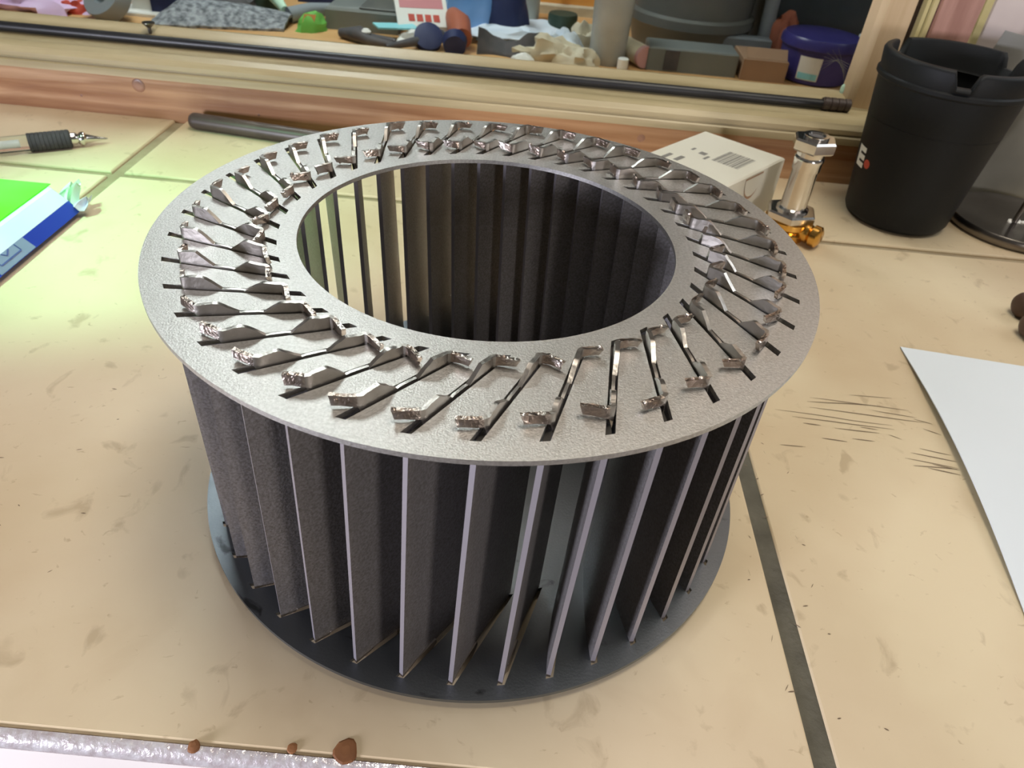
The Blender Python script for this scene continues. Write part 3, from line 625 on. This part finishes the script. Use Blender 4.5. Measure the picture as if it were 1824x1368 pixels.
# palette
o = empty('makeup_palette', (-1.45, 7.55, Z), 'open white case with pink panels in front of the yellow disc', 'case')
def pp(u, v, w=0): return (-1.68 + .62 * u - .10 * v, 7.45 + .25 * v + .12 * u, Z + .16 + .28 * v + w)
def quad(b, u0, u1, v0, v1, w): b.add([pp(u0, v0, w), pp(u1, v0, w), pp(u1, v1, w), pp(u0, v1, w)], [(0, 1, 2, 3)])
b = MB(); b.sheet(lambda u, v: pp(u, v), 4, 4, .05); b.build('shell', 'offwhite', o)
b = MB(); quad(b, .08, .92, .58, .92, .004); b.build('pink_panel', 'pinkpane', o)
for i in range(4): b = MB(); quad(b, .22 + .16 * i, .34 + .16 * i, .14, .38, .004); b.build('pink_square', 'red', o)
thing(MB().lathe([(.24, 0), (.25, .02), (.25, .05), (.2, .07)], (-1.28, 8.1, Z + .26), 28, axis=(.25, -.8, .45)), 'yellow_disc', 'yellow', 'yellow round disc leaning beside the blue sack', 'disc', (-1.28, 8.1, Z))
thing(MB().dome((-1.95, 8.4, Z), .45, .18, .3, 9, .5), 'yellow_rag', 'cream', 'cream and yellow rag left of the yellow disc', 'rag', (-1.75, 8.4, Z))
o = empty('blue_sack', (-.75, 8.3, Z), 'rounded blue and navy sack standing in the middle of the bench', 'sack')
MB().dome((-.92, 8.25, Z), .40, .4, .85, 2, .22, n=28, m=9).build('light_side', 'skyblue', o, smooth=True); MB().dome((-.55, 8.42, Z + .08), .42, .4, .80, 12, .15, n=28, m=9).build('dark_side', 'navy', o, smooth=True)
# brush handle & ring
o = empty('brush', (-.95, 7.3, Z), 'red brown leather handle with dark end, in front of blue sack', 'handle')
MB().tube([(-1.05, 7.75, Z + .26), (-.95, 7.5, Z + .22), (-.88, 7.2, Z + .13)], [.10, .15, .13], 16).build('grip', 'terracotta', o, smooth=True); MB().tube([(-.95, 7.12, Z + .12), (-.93, 6.98, Z + .09)], [.15, .13], 16).build('dark_end', 'navy', o, smooth=True)
b = MB(); b.lathe([(.10, 0), (.17, .02), (.17, .10), (.10, .12)], (-1.28, 7.2, Z + .08), 20, axis=(.2, -.7, .7)); thing(b, 'navy_ring', 'navy', 'navy blue ring beside the red brown handle', 'ring', (-1.28, 7.2, Z))
thing(MB().dome((-1.5, 7.28, Z), .18, .12, .14, 17, .5), 'white_scrap', 'offwhite', 'crumpled white scrap left of the navy ring', 'scrap', (-1.5, 7.28, Z))
# papers
for i, (x0, x1, y0, y1, s_, l) in enumerate([(-.75, .42, 7.7, 9.0, 1, 'large pale blue crumpled paper right of blue sack'), (-.85, .1, 7.55, 8.0, 5, 'smaller pale paper scrap at front of the crumpled paper')]):
    thing(cloth(x0, x1, y0, y1, .06, s_, 5, 18, .01, base=.02 + .08 * i), 'crumpled_paper', 'bluepaper', l, 'paper', ((x0 + x1) / 2, y0, Z), True, 'papers on the bench')
b = MB().sheet(lambda u, v: (-.68 + .85 * u, 7.10 + .12 * v + .05 * math.sin(u * 7), Z + .02 + (.20 + .07 * math.sin(u * 7 + 2) + .04 * noise.noise(Vector((u * 8, 3, 1)))) * v), 26, 6, .03)
thing(b, 'dark_cloth', 'charcoal', 'dark charcoal cloth with jagged upper edge in front of papers', 'cloth', (-.3, 7.15, Z))
for i, (x, y, rx, ry, h, rot, sd, m, l) in enumerate([(.16, 7.20, .38, .17, .24, .2, 3, 'cream', 'cream work glove left of the glass tumbler'), (.50, 7.10, .26, .17, .18, -.3, 7, 'cream', 'second cream glove lying against the tumbler'), (.35, 7.45, .24, .15, .26, .1, 11, 'bluepaper', 'pale blue grey rag behind the cream gloves')]):
    thing(MB().dome((x, y, Z), rx, ry, h, sd, .5, rot=rot, n=26, m=8), 'work_glove' if m == 'cream' else 'pale_rag', m, l, 'glove' if m == 'cream' else 'rag', (x, y, Z), True)
thing(MB().dome((-.12, 6.98, Z), .14, .07, .09, 21, .3), 'white_cork', 'offwhite', 'rounded white piece at front left of the cream glove', 'piece', (-.12, 6.98, Z))
thing(MB().dome((.62, 7.75, Z), .24, .16, .30, 23, .5), 'khaki_rag', 'cream', 'khaki rag behind the glass tumbler', 'rag', (.62, 7.75, Z))
b = MB(); b.lathe([(.08, 0), (.19, .0), (.20, .03), (.20, .17), (.19, .20), (.08, .20)], (.33, 8.75, Z), 28); thing(b, 'dark_tape', 'darkgreen', 'dark green round tape roll in front of orange drawer', 'tape roll', (.33, 8.75, Z))
o = empty('orange_drawer', (.25, 9.8, Z), 'orange varnished wooden drawer front at the back of the bench', 'drawer')
MB().box(-.42, .98, 9.75, 10.3, Z + .12, Z + 1.5, .02).build('front', 'orangewood', o); MB().box(-.6, 1.0, 9.6, 10.3, Z, Z + .12, .01).build('rail', 'cream', o); MB().lathe([(.03, 0), (.03, .05), (.06, .07), (.05, .11), (.02, .12)], (.25, 9.75, Z + .38), 14, axis=(0, -1, 0)).build('knob', 'terracotta', o)
o = MB(); o.lathe([(.2, 0), (.22, .05), (.22, .7), (.1, .85), (.1, .95)], (-.22, 9.1, Z), 24); thing(o, 'plastic_bottle', 'bottlegrey', 'translucent grey white bottle behind the blue sack', 'bottle', (-.22, 9.1, Z))
# glass tumbler
b = MB(); b.lathe([(.05, .0), (.215, .0), (.22, .02), (.22, .10), (.225, .4), (.25, .98), (.235, .98), (.205, .35), (.19, .07), (.04, .06)], (.88, 7.32, Z), 40)
thing(b, 'glass_tumbler', 'frosted', 'tall cloudy glass tumbler standing on the bench', 'glass', (.88, 7.32, Z))
o = empty('roller', (1.25, 7.3, Z), 'cream cylinder with pink end right of the glass tumbler', 'roller')
MB().tube([(1.02, 7.72, Z + .14), (1.30, 7.22, Z + .13)], .12, 16).build('sleeve', 'cream', o, smooth=True); MB().tube([(1.302, 7.216, Z + .13), (1.33, 7.16, Z + .128)], .123, 16).build('pink_end', 'pinktip', o, smooth=True)
thing(MB().lathe([(.05, 0), (.065, .01), (.065, .12), (.05, .13)], (1.06, 7.05, Z), 14), 'cork', 'offwhite', 'small white cork at the foot of the tumbler', 'cork', (1.06, 7.05, Z))
# big grey bucket and things on the right
o = empty('grey_bucket', (2.0, 8.5, Z), 'large dark grey bucket on the right half of the bench', 'bucket')
MB().lathe([(.6, 0), (.72, .02), (.80, .30), (.82, .32), (.82, .42), (.76, .45), (.80, 1.9), (.86, 1.95), (.80, 1.95), (.7, .3)], (2.0, 8.55, Z), 48).build('body', 'greygreen', o, smooth=True)
o = empty('grey_carton', (1.9, 7.3, Z), 'low grey brown carton in front of the grey bucket', 'carton')
MB().box(1.35, 2.42, 7.15, 7.6, Z, Z + .26, .02).build('body', 'slate', o); MB().box(1.55, 1.72, 7.13, 7.15, Z + .02, Z + .24).build('dark_label', 'charcoal', o)
o = empty('cardboard_box', (2.75, 7.3, Z), 'brown cardboard box between the grey bucket and blue tub', 'box')
MB().box(2.47, 3.0, 7.1, 7.7, Z, Z + .24, .01).build('body', 'card', o); b = MB(); b.sheet(lambda u, v: (2.5 + .48 * u, 7.12 + .1 * v, Z + .245 + .10 * v), 3, 3, .012); b.build('flap', 'card', o)
thing(MB().tube([(2.92, 8.15, Z), (2.90, 8.25, Z + 2.2)], .09, 16), 'grey_pipe', 'midgrey', 'upright grey pipe right of the grey bucket', 'pipe', (2.92, 8.2, Z))
o = empty('blue_tub', (3.42, 7.45, Z), 'round dark blue lidded tub with white label', 'tub')
MB().lathe([(.38, 0), (.41, .02), (.44, .36), (.44, .38)], (3.42, 7.48, Z), 48).build('body', 'purple', o, smooth=True)
MB().lathe([(.46, .381), (.47, .39), (.47, .46), (.44, .50), (.2, .52)], (3.42, 7.48, Z), 48).build('lid', 'purple', o, smooth=True)
def tub(a0, a1, z0, z1, off=.006):
    b = MB(); n = 6; vs = []
    for i in range(n + 1):
        for z in (z0, z1): a = R(a0 + (a1 - a0) * i / n); r = .41 + .03 * z / .36 + off; vs.append((3.42 + r * math.cos(a), 7.48 + r * math.sin(a), Z + z))
    return b.add(vs, [(2 * i, 2 * i + 2, 2 * i + 3, 2 * i + 1) for i in range(n)])
tub(228, 262, .06, .32).build('label', 'offwhite', o); tub(230, 260, .07, .14, .009).build('cyan_band', 'cyan', o)
thing(MB().box(3.95, 4.35, 7.2, 7.7, Z, Z + .45, .02), 'brown_carton', 'card', 'brown carton at the far right behind the window stile', 'carton', (4.1, 7.4, Z), False)
thing(MB().box(3.88, 4.05, 7.25, 7.6, Z + .452, Z + .52, .01), 'white_strip', 'offwhite', 'white strip lying on top of the far right carton', 'strip', (3.95, 7.4, Z + .45), False)
o = empty('black_crate', (4.0, 9.0, Z), 'large black crate standing behind the blue tub', 'crate')
MB().box(3.05, 6.2, 8.45, 10.6, Z, Z + 2.6, .05).build('body', 'darkwall', o); MB().box(3.0, 6.25, 8.4, 10.65, Z + 2.61, Z + 2.8, .04).build('lid', 'darkwall', o)
thing(MB().dome((3.15, 8.1, Z), .20, .18, .55, 31, .4), 'brown_lump', 'terracotta', 'dim red brown lump in front of the black crate', 'lump', (3.15, 8.1, Z))
thing(MB().box(2.35, 2.95, 7.85, 8.05, Z, Z + .30, .02), 'grey_block', 'midgrey', 'low grey block behind the brown cardboard box', 'block', (2.6, 7.9, Z), False)
# cobweb and paint chips in the window corner
b = MB()
for i in range(7): 
    a = R(112 + i * 13); b.tube([(2.40, 3.80, .62 + .02 * i), (2.40 + .10 * math.cos(a), 3.80, .66 + .02 * i + .10 * math.sin(a) * .6), (2.40 + .22 * math.cos(a + .2), 3.80, .70 + .16 * math.sin(a))], [.0012, .0009, .0005], 4)
tag(b.build('cobweb', 'web', None, (2.4, 3.8, .6)), 'wispy cobweb in the lower right corner of the glass', 'cobweb', kind='stuff')
for i, (x, z, r) in enumerate([(2.425, .60, .022), (2.44, .66, .016), (2.40, .57, .018), (2.445, .71, .012)]):
    b = MB(); b.lathe([(r * .4, 0), (r, .004), (r * .5, .01)], (x, 3.775 - .005 * i, z), 9, axis=(-.4, -1, .3)); b.v = [Vector((v.x, v.y, z + (v.z - z) * 2.2)) for v in b.v]; b.build('paint_chip', 'mint', win)
for o in bpy.data.objects:
    if '_b' in o: del o['_b']
